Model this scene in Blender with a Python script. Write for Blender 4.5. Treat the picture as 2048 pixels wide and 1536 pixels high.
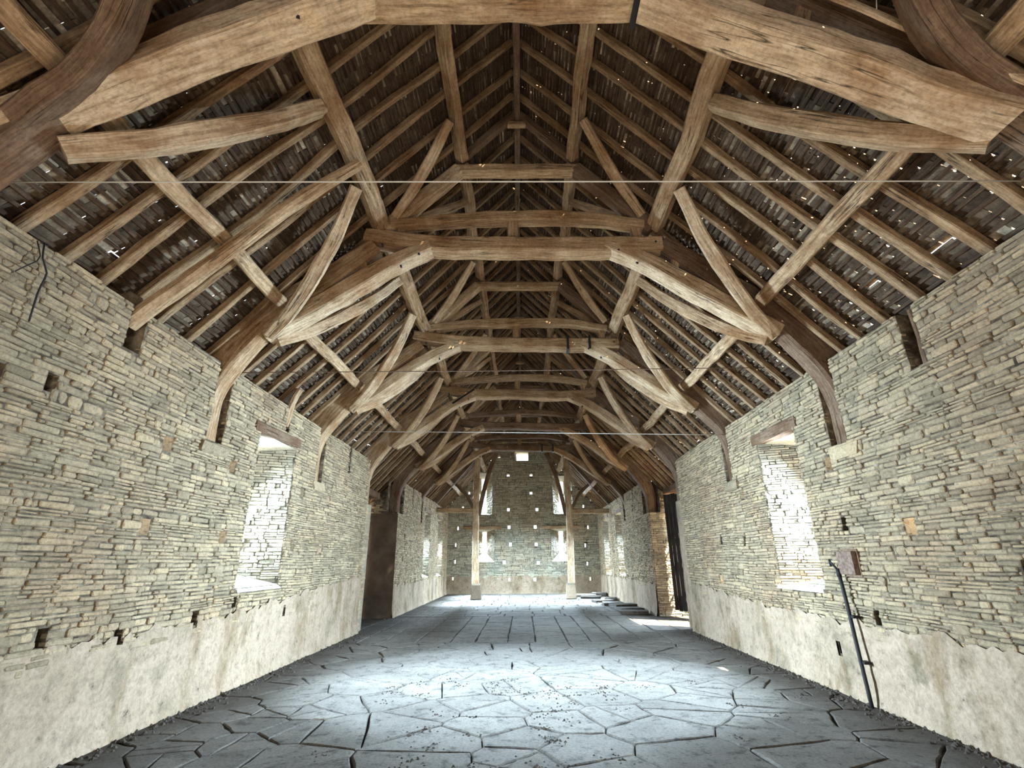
import bpy, math, random
from mathutils import Vector, Matrix, noise
for o in list(bpy.data.objects): bpy.data.objects.remove(o)
C = bpy.context.scene.collection
sc = bpy.context.scene

# ------------------------------------------------------------------ camera
CAM = Vector((0.0, 0.0, 1.6))
F_PX, PITCH, YAW, ROLL = 988.1, 0.34344, -0.017975, -0.00911
cam_d = bpy.data.cameras.new('camera'); cam = bpy.data.objects.new('camera', cam_d); C.objects.link(cam)
cam_d.sensor_width = 36.0; cam_d.lens = F_PX * 36.0 / 2048.0; cam_d.clip_end = 300; cam_d.clip_start = 0.02
cp, sp, cy, sy = math.cos(PITCH), math.sin(PITCH), math.cos(YAW), math.sin(YAW)
fwd = Vector((sy * cp, cy * cp, sp)); right = Vector((cy, -sy, 0)); up = right.cross(fwd)
cr, sr = math.cos(ROLL), math.sin(ROLL)
r2 = cr * right + sr * up; u2 = -sr * right + cr * up
cam.matrix_world = Matrix(((r2.x, u2.x, -fwd.x, CAM.x), (r2.y, u2.y, -fwd.y, CAM.y), (r2.z, u2.z, -fwd.z, CAM.z), (0, 0, 0, 1)))
sc.camera = cam

# ------------------------------------------------------------------ world, sun, daylight, exposure
w = bpy.data.worlds.new('sky'); sc.world = w; w.use_nodes = True
bg = w.node_tree.nodes['Background']; bg.inputs[0].default_value = (0.80, 0.90, 1.0, 1); bg.inputs[1].default_value = 3.2
sun_d = bpy.data.lights.new('sun', 'SUN'); sun = bpy.data.objects.new('sun', sun_d); C.objects.link(sun)
sun_d.energy = 60; sun_d.angle = 0.009; sun_d.color = (1.0, 0.86, 0.66)
sun_dir = Vector((-0.56, 0.27, -0.78)).normalized()
sun.rotation_euler = sun_dir.to_track_quat('-Z', 'Y').to_euler()

def area(name, loc, direction, sx, sy_, energy, color, spread=180):
    d = bpy.data.lights.new(name, 'AREA'); o = bpy.data.objects.new(name, d); C.objects.link(o)
    d.shape = 'RECTANGLE'; d.size = sx; d.size_y = sy_; d.energy = energy; d.color = color; d.spread = math.radians(spread)
    q = Vector(direction).normalized().to_track_quat('-Z', 'Y'); o.location = loc; o.rotation_euler = q.to_euler()
    return o
COOL = (0.62, 0.83, 1.0)
WARM = (1.0, 0.80, 0.58)
XL, XR = -4.02, 4.04
# sky light standing in each window slit and doorway, plus added fills
SP = 100
area('daylight_window', (-4.90, 7.95, 2.45), (1, 0, -0.25), 0.14, 1.75, 600, COOL, SP)
area('daylight_window', (-4.93, 7.95, 2.45), (1, 0, -0.1), 0.22, 1.75, 14, (0.95, 0.98, 1.0))
area('daylight_window', (4.92, 7.85, 2.33), (-1, 0, -0.25), 0.14, 1.75, 600, COOL, SP)
area('daylight_window', (4.95, 7.85, 2.33), (-1, 0, -0.1), 0.22, 1.75, 14, (1.0, 0.88, 0.74))
for yy in (21.6, 25.2):
    area('daylight_window', (-4.90, yy, 2.4), (1, 0, -0.7), 0.18, 1.8, 420, COOL, SP)
    area('daylight_window', (4.92, yy, 2.4), (-1, 0, -0.7), 0.18, 1.8, 420, COOL, SP)
for xx, zz, hh in ((-2.1, 2.55, 1.0), (2.1, 2.55, 1.0), (-2.2, 5.0, 1.8), (2.25, 4.9, 1.6)):
    area('daylight_window', (xx, 28.4, zz), (0, -1, -0.5), 0.22, hh, 120, COOL, SP)
area('daylight_doorway', (6.2, 13.9, 1.9), (-1, 0.0, -0.25), 2.2, 3.0, 330, COOL, 120)
area('daylight_doorway', (0, -3.3, 1.4), (0, 1, 0.0), 2.8, 2.6, 45, (1.0, 0.92, 0.80))  # added fill lamp in the unseen opening behind the camera
area('floor_bounce_fill', (0, 1.7, 0.06), (0, 0.12, 1), 6.6, 3.6, 200, WARM)  # added upward fill lamp out of view, standing in for floor bounce

sc.view_settings.view_transform = 'Standard'; sc.view_settings.look = 'None'
sc.view_settings.gamma = 1.0; sc.view_settings.use_curve_mapping = False
sc.view_settings.exposure = 0.55
sc.cycles.max_bounces = 6; sc.cycles.diffuse_bounces = 5; sc.cycles.glossy_bounces = 1
sc.cycles.caustics_reflective = False; sc.cycles.caustics_refractive = False
sc.cycles.sample_clamp_indirect = 6.0
sc.cycles.use_denoising = True

# ------------------------------------------------------------------ materials
def new_mat(name, rough=0.9):
    m = bpy.data.materials.new(name); m.use_nodes = True
    nt = m.node_tree; b = nt.nodes['Principled BSDF']; b.inputs['Roughness'].default_value = rough
    b.inputs['Specular IOR Level'].default_value = 0.2
    return m, nt, b
def N(nt, t, **k):
    n = nt.nodes.new(t)
    for a, v in k.items(): setattr(n, a, v)
    return n
def nz(nt, vec, scale, detail=4, rough=0.6):
    n = N(nt, 'ShaderNodeTexNoise'); n.inputs['Scale'].default_value = scale; n.inputs['Detail'].default_value = detail
    n.inputs['Roughness'].default_value = rough
    if vec is not None: nt.links.new(vec, n.inputs['Vector'])
    return n.outputs['Fac']
def ramp(nt, fac, stops):
    r = N(nt, 'ShaderNodeValToRGB'); e = r.color_ramp.elements
    while len(e) < len(stops): e.new(0.5)
    for i, (p, c) in enumerate(stops):
        e[i].position = p; e[i].color = (*c, 1) if len(c) == 3 else c
    nt.links.new(fac, r.inputs['Fac']); return r.outputs['Color']
def mix(nt, a, b, fac, mode='MIX'):
    m = N(nt, 'ShaderNodeMix', data_type='RGBA', blend_type=mode)
    for s, v in ((m.inputs[0], fac), (m.inputs[6], a), (m.inputs[7], b)):
        if hasattr(v, 'is_output'): nt.links.new(v, s)
        elif isinstance(v, (int, float)): s.default_value = v
        else: s.default_value = (*v, 1)
    return m.outputs[2]
def bump(nt, b, h, strength, dist):
    n = N(nt, 'ShaderNodeBump'); n.inputs['Strength'].default_value = strength; n.inputs['Distance'].default_value = dist
    nt.links.new(h, n.inputs['Height']); nt.links.new(n.outputs[0], b.inputs['Normal'])
def pos(nt, scale=None):
    g = N(nt, 'ShaderNodeNewGeometry').outputs['Position']
    if scale:
        m = N(nt, 'ShaderNodeMapping'); m.inputs['Scale'].default_value = scale; nt.links.new(g, m.inputs[0]); return m.outputs[0]
    return g
def g1(v): return (v, v, v)

def stone_material(name, base_a, base_b, tint, green, bright=1.0):
    m, nt, b = new_mat(name, 0.93)
    p = pos(nt)
    big = nz(nt, p, 0.55, 3); mid = nz(nt, p, 2.3, 4); fine = nz(nt, p, 38, 6, 0.75)
    at = N(nt, 'ShaderNodeAttribute', attribute_name='tone').outputs['Fac']
    c = mix(nt, base_a, base_b, ramp(nt, mid, [(0.35, g1(0)), (0.65, g1(1))]))
    c = mix(nt, c, tint, ramp(nt, big, [(0.48, g1(0)), (0.66, g1(0.7))]))
    c = mix(nt, c, green, ramp(nt, nz(nt, p, 0.9, 4), [(0.52, g1(0)), (0.7, g1(0.6))]))
    c = mix(nt, c, ramp(nt, at, [(0, g1(0.70)), (0.5, g1(1.0)), (1, (1.22, 1.18, 1.12))]), 1.0, 'MULTIPLY')
    c = mix(nt, c, ramp(nt, fine, [(0.3, g1(0.55)), (0.5, g1(1.0)), (0.75, g1(1.28))]), 1.0, 'MULTIPLY')
    c = mix(nt, c, ramp(nt, nz(nt, p, 13, 6, 0.8), [(0.32, g1(0.55)), (0.45, g1(0.97)), (0.7, g1(1.15))]), 1.0, 'MULTIPLY')
    nt.links.new(c, b.inputs['Base Color'])
    bump(nt, b, nz(nt, p, 24, 8, 0.8), 1.0, 0.02)
    return m
M_stone = stone_material('limestone', (0.47, 0.375, 0.25), (0.375, 0.298, 0.195), (0.37, 0.26, 0.16), (0.30, 0.262, 0.18))
M_stone_pale = stone_material('pale_limestone', (0.40, 0.36, 0.275), (0.32, 0.28, 0.21), (0.37, 0.28, 0.19), (0.29, 0.28, 0.22))
M_vent_lit = stone_material('lit_limestone', (0.86, 0.79, 0.62), (0.80, 0.72, 0.54), (0.8, 0.68, 0.48), (0.8, 0.74, 0.58))  # limestone of the openings, daylight brightness put into its colour
M_stone_end = stone_material('far_limestone', (0.44, 0.40, 0.31), (0.36, 0.32, 0.24), (0.42, 0.31, 0.2), (0.33, 0.35, 0.29))
m, nt, b = new_mat('mortar', 1.0); nt.links.new(ramp(nt, nz(nt, pos(nt), 5, 6, 0.7), [(0.38, (0.035, 0.027, 0.02)), (0.5, (0.11, 0.088, 0.062)), (0.66, (0.30, 0.25, 0.18))]), b.inputs['Base Color']); M_mortar = m

m, nt, b = new_mat('lime_plaster', 0.95)
p = pos(nt); a = nz(nt, p, 1.3, 5, 0.65); f = nz(nt, p, 26, 6, 0.75)
c = ramp(nt, a, [(0.28, (0.19, 0.155, 0.105)), (0.44, (0.35, 0.268, 0.19)), (0.60, (0.42, 0.32, 0.235)), (0.74, (0.22, 0.18, 0.12))])
pit = ramp(nt, nz(nt, p, 8, 6, 0.75), [(0.30, g1(0.2)), (0.37, g1(.75)), (0.52, g1(1))])
c = mix(nt, c, pit, 1.0, 'MULTIPLY')
streak = ramp(nt, nz(nt, pos(nt, (1.2, 1.2, 0.5)), 1.3, 5, 0.7), [(0.36, (0.62, 0.58, 0.48)), (0.50, g1(1))])
c = mix(nt, c, streak, 1.0, 'MULTIPLY')
c = mix(nt, c, ramp(nt, f, [(0.3, g1(0.72)), (0.6, g1(1.1))]), 1.0, 'MULTIPLY')
nt.links.new(c, b.inputs['Base Color']); bump(nt, b, f, 0.9, 0.012); M_plaster = m

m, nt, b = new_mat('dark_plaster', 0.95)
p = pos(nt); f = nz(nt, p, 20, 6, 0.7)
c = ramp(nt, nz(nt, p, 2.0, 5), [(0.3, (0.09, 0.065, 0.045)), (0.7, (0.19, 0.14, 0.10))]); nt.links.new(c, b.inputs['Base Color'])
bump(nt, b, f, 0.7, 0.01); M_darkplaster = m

m, nt, b = new_mat('floor_flag', 0.82)
p = pos(nt); f = nz(nt, p, 34, 7, 0.78); g = nz(nt, p, 5.5, 6, 0.7)
at = N(nt, 'ShaderNodeAttribute', attribute_name='tone').outputs['Fac']
c = ramp(nt, nz(nt, p, 1.1, 4), [(0.3, (0.170, 0.155, 0.137)), (0.7, (0.25, 0.232, 0.208))])
c = mix(nt, c, ramp(nt, at, [(0, g1(0.90)), (1, g1(1.10))]), 1.0, 'MULTIPLY')
c = mix(nt, c, ramp(nt, g, [(0.36, g1(0.5)), (0.47, g1(1.0)), (0.8, g1(1.12))]), 1.0, 'MULTIPLY')
c = mix(nt, c, ramp(nt, nz(nt, p, 11, 8, 0.85), [(0.34, g1(0.30)), (0.42, g1(1.0)), (0.62, g1(1.0)), (0.72, g1(1.5))]), 1.0, 'MULTIPLY')
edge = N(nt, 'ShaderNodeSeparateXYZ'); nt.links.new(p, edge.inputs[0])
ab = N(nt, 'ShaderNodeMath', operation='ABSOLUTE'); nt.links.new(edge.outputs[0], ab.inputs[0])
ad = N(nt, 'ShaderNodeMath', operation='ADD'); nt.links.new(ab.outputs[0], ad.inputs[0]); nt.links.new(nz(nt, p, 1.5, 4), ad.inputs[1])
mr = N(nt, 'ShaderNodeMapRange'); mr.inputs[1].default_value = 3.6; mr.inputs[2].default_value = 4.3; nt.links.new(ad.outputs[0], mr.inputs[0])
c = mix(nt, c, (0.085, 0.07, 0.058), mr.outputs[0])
c = mix(nt, c, ramp(nt, f, [(0.30, g1(0.45)), (0.5, g1(1.0)), (0.72, g1(1.25))]), 1.0, 'MULTIPLY')
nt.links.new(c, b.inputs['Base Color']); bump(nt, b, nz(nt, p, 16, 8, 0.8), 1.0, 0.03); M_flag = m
m, nt, b = new_mat('trodden_earth', 1.0); nt.links.new(ramp(nt, nz(nt, pos(nt), 18, 6), [(0.3, (0.035, 0.03, 0.026)), (0.7, (0.10, 0.085, 0.07))]), b.inputs['Base Color']); M_earth = m
m, nt, b = new_mat('yard_gravel', 1.0); nt.links.new(ramp(nt, nz(nt, pos(nt), 9, 5), [(0.3, (0.38, 0.33, 0.25)), (0.7, (0.55, 0.48, 0.38))]), b.inputs['Base Color']); M_yard = m

def wood(name, dark, light, vivid, grey=0.3):
    m, nt, b = new_mat(name, 0.85)
    uv = N(nt, 'ShaderNodeUVMap').outputs[0]
    mp = N(nt, 'ShaderNodeMapping'); mp.inputs['Scale'].default_value = (1.2, 14, 1); nt.links.new(uv, mp.inputs[0])
    gr = nz(nt, mp.outputs[0], 2.4, 7, 0.72)
    mp2 = N(nt, 'ShaderNodeMapping'); mp2.inputs['Scale'].default_value = (0.30, 8.0, 1); nt.links.new(uv, mp2.inputs[0])
    ck = nz(nt, mp2.outputs[0], 1.6, 3, 0.5)
    p = pos(nt)
    c = ramp(nt, gr, [(0.30, dark), (0.5, light), (0.70, vivid)])
    c = mix(nt, c, ramp(nt, nz(nt, p, 1.7, 4), [(0.35, (0.62, 0.50, 0.40)), (0.6, g1(1.0)), (0.8, (1.18, 1.12, 1.02))]), 1.0, 'MULTIPLY')
    crack = ramp(nt, ck, [(0.485, g1(1)), (0.50, g1(0.12)), (0.515, g1(1))])
    c = mix(nt, c, mix(nt, g1(1.0), crack, ramp(nt, nz(nt, p, 0.9, 2), [(0.45, g1(0)), (0.55, g1(1))])), 1.0, 'MULTIPLY')
    c = mix(nt, c, ramp(nt, nz(nt, p, 30, 5, 0.75), [(0.3, g1(0.62)), (0.55, g1(1.05))]), 1.0, 'MULTIPLY')
    nt.links.new(c, b.inputs['Base Color'])
    bump(nt, b, gr, 0.8, 0.012)
    return m
M_oak = wood('aged_oak', (0.19, 0.122, 0.070), (0.47, 0.335, 0.205), (0.70, 0.55, 0.38))
M_pale = wood('pale_oak', (0.28, 0.195, 0.12), (0.60, 0.46, 0.31), (0.82, 0.70, 0.53))
M_dark = wood('dark_oak', (0.10, 0.065, 0.045), (0.20, 0.135, 0.09), (0.29, 0.205, 0.14))
M_rafter = wood('rafter_wood', (0.13, 0.08, 0.045), (0.33, 0.225, 0.13), (0.50, 0.365, 0.23))
M_lath = wood('riven_lath', (0.035, 0.022, 0.015), (0.085, 0.055, 0.036), (0.17, 0.12, 0.08))
M_board = wood('black_board', (0.012, 0.012, 0.014), (0.03, 0.028, 0.03), (0.05, 0.048, 0.05))
m, nt, b = new_mat('roof_slate', 0.9)
p = pos(nt); at = N(nt, 'ShaderNodeAttribute', attribute_name='tone').outputs['Fac']
c = ramp(nt, at, [(0, (0.032, 0.021, 0.014)), (0.45, (0.095, 0.068, 0.045)), (0.75, (0.23, 0.185, 0.13)), (1, (0.55, 0.47, 0.36))])
c = mix(nt, c, ramp(nt, nz(nt, p, 12, 6, 0.75), [(0.35, g1(0.45)), (0.55, g1(1.0)), (0.7, g1(1.7))]), 1.0, 'MULTIPLY')
nt.links.new(c, b.inputs['Base Color']); bump(nt, b, nz(nt, p, 25, 4), 0.6, 0.01); M_slate = m
m, nt, b = new_mat('black_iron', 0.6); b.inputs['Base Color'].default_value = (0.02, 0.019, 0.02, 1); M_iron = m
m, nt, b = new_mat('rusty_iron', 0.8); nt.links.new(ramp(nt, nz(nt, pos(nt), 22, 5), [(0.35, (0.10, 0.065, 0.05)), (0.7, (0.24, 0.17, 0.13))]), b.inputs['Base Color']); M_rust = m
m, nt, b = new_mat('galvanised_wire', 0.6); b.inputs['Base Color'].default_value = (0.55, 0.54, 0.5, 1); M_wire = m
m, nt, b = new_mat('white_sill', 0.8); nt.links.new(ramp(nt, nz(nt, pos(nt), 10, 4), [(0.3, (0.60, 0.60, 0.58)), (0.7, (0.82, 0.82, 0.80))]), b.inputs['Base Color']); M_sill = m

# ------------------------------------------------------------------ helpers
def put(name, verts, faces, mat, parent=None, tone=None, uv=None, smooth=False):
    me = bpy.data.meshes.new(name); me.from_pydata(verts, [], faces)
    if mat: me.materials.append(mat)
    if tone is not None:
        at = me.attributes.new('tone', 'FLOAT', 'FACE'); at.data.foreach_set('value', tone if isinstance(tone, list) else [tone] * len(faces))
    if uv is not None:
        l = me.uv_layers.new(name='UVMap'); l.data.foreach_set('uv', uv)
    if smooth: me.polygons.foreach_set('use_smooth', [True] * len(faces))
    me.update()
    o = bpy.data.objects.new(name, me); C.objects.link(o)
    if parent: o.parent = parent
    return o
def tag(o, label=None, cat=None, group=None, kind=None):
    if label: o['label'] = label
    if cat: o['category'] = cat
    if group: o['group'] = group
    if kind: o['kind'] = kind
    return o
def empty(name, loc=(0, 0, 0)):
    o = bpy.data.objects.new(name, None); C.objects.link(o); o.empty_display_size = 0.2
    return o
def catmull(P, n):
    P = [Vector(p) for p in P]
    if len(P) == 2: return [P[0].lerp(P[1], i / n) for i in range(n + 1)], [i / n for i in range(n + 1)]
    L = [0]
    for a, b_ in zip(P, P[1:]): L.append(L[-1] + (b_ - a).length)
    out, ts = [], []
    for i in range(n + 1):
        s = L[-1] * i / n; k = 0
        while k < len(P) - 2 and s > L[k + 1]: k += 1
        t = (s - L[k]) / max(1e-9, L[k + 1] - L[k])
        p1, p2 = P[k], P[k + 1]; p0 = P[k - 1] if k else p1 * 2 - p2; p3 = P[k + 2] if k + 2 < len(P) else p2 * 2 - p1
        m1 = (p2 - p0) * 0.5; m2 = (p3 - p1) * 0.5
        out.append(p1 * (2*t**3 - 3*t**2 + 1) + m1 * (t**3 - 2*t**2 + t) + p2 * (-2*t**3 + 3*t**2) + m2 * (t**3 - t**2)); ts.append(i / n)
    return out, ts
def lerp_list(v, t):
    if not isinstance(v, (list, tuple)): return v
    x = t * (len(v) - 1); k = min(int(x), len(v) - 2); return v[k] + (v[k + 1] - v[k]) * (x - k)
RB = random.Random(7)
SHEAR = -0.016
def beam(name, pts, wd, dp, mat, parent=None, waxis=(0, 1, 0), step=0.16, rough=0.010, round_=0.12, wander=0.0, shear=True):
    """timber along PTS; wd across WAXIS, dp across the other axis"""
    P = [Vector(p) for p in pts]; Lt = sum((b_ - a).length for a, b_ in zip(P, P[1:]))
    n = max(2, int(Lt / step)); ctr, ts = catmull(P, n)
    W = Vector(waxis).normalized(); verts, faces, uvs = [], [], []
    s1, s2, s3 = RB.random() * 90, RB.random() * 90, RB.random() * 90
    uo, vo = RB.random() * 40, RB.random() * 40
    K = 12
    for i, c in enumerate(ctr):
        T = (ctr[min(i + 1, n)] - ctr[max(i - 1, 0)]).normalized()
        w_ = (W - T * W.dot(T)).normalized(); d_ = T.cross(w_)
        if wander:
            q = c * 0.9
            e = min(1, i / 3, (n - i) / 3)
            c = c + (w_ * noise.noise(Vector((q.x + s1, q.y, q.z))) + d_ * noise.noise(Vector((q.x, q.y + s2, q.z)))) * wander * e
        hw, hd = lerp_list(wd, ts[i]) / 2, lerp_list(dp, ts[i]) / 2
        cc = round_ * 2 * min(hw, hd)
        ring = [(hw, -hd + cc), (hw, 0), (hw, hd - cc), (hw - cc, hd), (0, hd), (-hw + cc, hd), (-hw, hd - cc), (-hw, 0), (-hw, -hd + cc), (-hw + cc, -hd), (0, -hd), (hw - cc, -hd)]
        for k, (a, b_) in enumerate(ring):
            q = Vector((a * 7 + s1, b_ * 7 + s2, i * step * 3 + s3)); nn = noise.noise(q) + 0.5 * noise.noise(q * 2.7)
            l = math.hypot(a, b_) or 1; a += a / l * nn * rough; b_ += b_ / l * nn * rough
            v = c + w_ * a + d_ * b_
            if shear: v.z += SHEAR * v.x
            verts.append(v[:])
    hw, hd = lerp_list(wd, 0.5), lerp_list(dp, 0.5); per = 2 * (hw + hd) / K
    for i in range(n):
        for k in range(K):
            a, b_ = i * K + k, i * K + (k + 1) % K
            faces.append((a, a + K, b_ + K, b_))
            u0, u1, v0, v1 = uo + i * step, uo + (i + 1) * step, vo + k * per, vo + (k + 1) * per
            uvs += [u0, v0, u1, v0, u1, v1, u0, v1]
    for base, rev in ((0, False), (n * K, True)):
        f = list(range(base, base + K)); f = f[::-1] if rev else f; faces.append(tuple(f))
        for q in f: uvs += [uo + 0.02 * math.cos(q), vo + 0.05 * math.sin(q * 2.1)]
    return put(name, verts, faces, mat, parent, uv=uvs)
def block(name, c, s, mat, parent=None, ax=None, bev=0.12, jit=0.0, rng=RB, shear=False, taper=1.0):
    """chamfered block: centre, size, optional axes; TAPER scales the top"""
    A = ax or (Vector((1, 0, 0)), Vector((0, 1, 0)), Vector((0, 0, 1)))
    c = Vector(c); bv = bev * min(s); verts = []
    for z, ins, in ((-0.5, bv), (-0.5, 0), (0.5, 0), (0.5, bv)):
        tt = taper if z > 0 else 1.0
        for (x, y) in ((1, -1), (1, 1), (-1, 1), (-1, -1)):
            zz = z * s[2]
            if ins == 0: zz -= math.copysign(bv, z)
            hx = (s[0] / 2 - ins) * tt; hy = (s[1] / 2 - ins) * tt
            v = c + A[0] * (x * hx + rng.uniform(-jit, jit)) + A[1] * (y * hy + rng.uniform(-jit, jit)) + A[2] * zz
            if shear: v.z += SHEAR * v.x
            verts.append(v[:])
    faces = [(3, 2, 1, 0), (12, 13, 14, 15)]
    for r in range(3):
        for k in range(4):
            faces.append((r * 4 + k, r * 4 + (k + 1) % 4, r * 4 + 4 + (k + 1) % 4, r * 4 + 4 + k))
    uv = []
    for f in faces:
        for q in f: v = verts[q]; uv += [v[0] * 1.0 + v[2], v[1] * 1.0 + v[2] * 0.3]
    return put(name, verts, faces, mat, parent, uv=uv, tone=rng.random())
def tube(name, pts, r, mat, parent=None, sides=6, step=0.3):
    P = [Vector(p) for p in pts]; L = sum((b_ - a).length for a, b_ in zip(P, P[1:])); n = max(len(P), int(L / step))
    ctr, _ = catmull(P, n); verts, faces = [], []
    for i, c in enumerate(ctr):
        T = (ctr[min(i + 1, n)] - ctr[max(i - 1, 0)]).normalized(); a = T.orthogonal().normalized(); b_ = T.cross(a)
        for k in range(sides):
            t = 2 * math.pi * k / sides; verts.append((c + (a * math.cos(t) + b_ * math.sin(t)) * r)[:])
    for i in range(n):
        for k in range(sides): faces.append((i*sides+k, i*sides+(k+1) % sides, (i+1)*sides+(k+1) % sides, (i+1)*sides+k))
    faces += [tuple(range(sides))[::-1], tuple(range(n * sides, (n + 1) * sides))]
    return put(name, verts, faces, mat, parent, smooth=True)

# ------------------------------------------------------------------ coursed rubble
RS = random.Random(11)
def stone_verts(wid, hei, proud, rng):
    c = min(0.22 * hei, 0.25 * wid) ; x, y = wid / 2, hei / 2; j = min(0.13 * hei, .011)
    out = [(-x + c, -y), (x - c, -y), (x, -y + c), (x, y - c), (x - c, y), (-x + c, y), (-x, y - c), (-x, -y + c)]
    out = [(a + rng.uniform(-j, j), b_ + rng.uniform(-j, j) * 0.7) for a, b_ in out]
    v = []
    e = min(0.2 * hei, 0.012)
    for ins, z in ((0, -0.05), (0, proud - 0.010), (e, proud)):
        for a, b_ in out:
            fa, fb = max(0, 1 - ins / x), max(0, 1 - ins / y); v.append((a * fa, b_ * fb, z + (rng.uniform(-0.003, 0.003) if ins else 0)))
    return v
STONE_F = [(r * 8 + k, r * 8 + (k + 1) % 8, r * 8 + 8 + (k + 1) % 8, r * 8 + 8 + k) for r in range(2) for k in range(8)] + [tuple(range(16, 24))]
VARIANTS = {}
def variant(aspect, mat, rng):
    cls = min((1, 2, 3, 4.5, 6.5), key=lambda q: abs(q - aspect)); k = (cls, mat.name, rng.randrange(6))
    if k not in VARIANTS:
        me = bpy.data.meshes.new('stone'); h = 0.07
        me.from_pydata(stone_verts(cls * h, h, 0.014, rng), [], STONE_F); me.materials.append(mat)
        at = me.attributes.new('tone', 'FLOAT', 'FACE'); at.data.foreach_set('value', [rng.random()] * len(STONE_F)); me.update()
        VARIANTS[k] = (me, cls * h, h)
    return VARIANTS[k]
def courses(W, H, holes, rng, hmin=0.034, hmax=0.062, lmin=0.11, lmax=0.40, joint=0.0065, ok=None):
    """list of stone rectangles (u0,u1,v0,v1) filling W x H"""
    out = []; v = 0.0
    def row(u0, u1, va, vb, first):
        u = u0 - (rng.uniform(0, lmax * .7) if first else 0)
        while u < u1:
            l = rng.uniform(lmin, lmax) if rng.random() < 0.7 else rng.uniform(lmin * 0.55, lmin * 1.3)
            if u + l > u1 - lmin * .4: l = u1 - u
            a, b_ = max(u, 0) + joint / 2, min(u + l, W) - joint / 2
            v0, v1 = va + joint / 2 + rng.uniform(-.002, .002), vb - joint / 2 + rng.uniform(-.002, .002)
            segs = [(a, b_)]
            for (hu0, hu1, hv0, hv1) in holes:
                if min(v1, hv1) - max(v0, hv0) > 0.3 * (v1 - v0):
                    ns = []
                    for (s, e) in segs:
                        if e <= hu0 or s >= hu1: ns.append((s, e)); continue
                        if s < hu0: ns.append((s, hu0 - joint * 0.3))
                        if e > hu1: ns.append((hu1 + joint * 0.3, e))
                    segs = ns
            for (s, e) in segs:
                if e - s > 0.035 and (ok is None or ok((s + e) / 2, (v0 + v1) / 2)): out.append((s, e, v0, v1))
            u += l
    while v < H - 0.02:
        if rng.random() < 0.45:                       # a course that runs through
            h = min(rng.uniform(hmin, hmax), H - v); row(0, W, v, v + h, True); v += h; continue
        h = min(rng.uniform(hmax * 1.35, hmax * 2.3), H - v); u = -rng.uniform(0, .4)
        while u < W:                                  # a band broken up into blocks of one, two or three rows
            L = rng.uniform(.22, 1.1); u1 = min(u + L, W)
            n = rng.choices((1, 2, 3), (.10, .55, .35))[0]
            if n == 1 and h < hmax * 1.9 or n > 1:
                if n == 1: L = rng.uniform(.16, .34); u1 = min(u + L, W)
            else: n = 2
            if h / n < hmin * .75: n = max(1, n - 1)
            cuts = [0] + sorted((k + rng.uniform(-.2, .2)) / n for k in range(1, n)) + [1]
            for a, b_ in zip(cuts, cuts[1:]): row(max(u, 0), u1, v + h * a, v + h * b_, False)
            u = u1
        v += h
    return out
def lay(parent, rects, O, U, V, mat, rng, keep, wav=0.010, proud=(0.002, 0.030)):
    """the KEEP stones that show largest become objects, the rest one mesh of kind stuff"""
    O, U, V = Vector(O), Vector(U).normalized(), Vector(V).normalized(); Nn = U.cross(V)
    item = []
    for (a, b_, c, d) in rects:
        u, v = (a + b_) / 2, (c + d) / 2
        P = O + U * u + V * v
        dr = P - CAM; r = dr.length; cs = abs(dr.normalized().dot(Nn)) if dr.y > 0.8 else 0
        wob = wav * (math.sin(u * 1.7 + O.x) + 0.6 * math.sin(u * 4.3 + v))
        item.append(((b_ - a) * (d - c) * cs / r ** 2, P + V * wob, b_ - a, d - c))
    item.sort(key=lambda t: -t[0])
    vs, fs, tn = [], [], []
    for k, (s, P, wid, hei) in enumerate(item):
        pr = rng.uniform(*proud); tilt = rng.uniform(-0.02, 0.02)
        U2 = (U + V * tilt).normalized(); V2 = Nn.cross(U2)
        if k < keep and s > 0:
            me, mw, mh = variant(wid / hei, mat, rng); o = bpy.data.objects.new('stone', me); C.objects.link(o); o.parent = parent
            sx, sy_ = wid / mw, hei / mh; PP = P + Nn * (pr - 0.014)
            fl = rng.choice((1, -1))
            o.matrix_basis = Matrix(((U2.x*sx*fl, V2.x*sy_*fl, Nn.x, PP.x), (U2.y*sx*fl, V2.y*sy_*fl, Nn.y, PP.y), (U2.z*sx*fl, V2.z*sy_*fl, Nn.z, PP.z), (0, 0, 0, 1)))
        else:
            b0 = len(vs)
            for (x, y, z) in stone_verts(wid, hei, pr, rng): vs.append((P + U2 * x + V2 * y + Nn * z)[:])
            fs += [tuple(b0 + q for q in f) for f in STONE_F]; tn += [rng.random()] * len(STONE_F)
    if fs:
        o = put('rubble_stonework', vs, fs, mat, parent, tone=tn); tag(o, kind='stuff')

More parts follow.
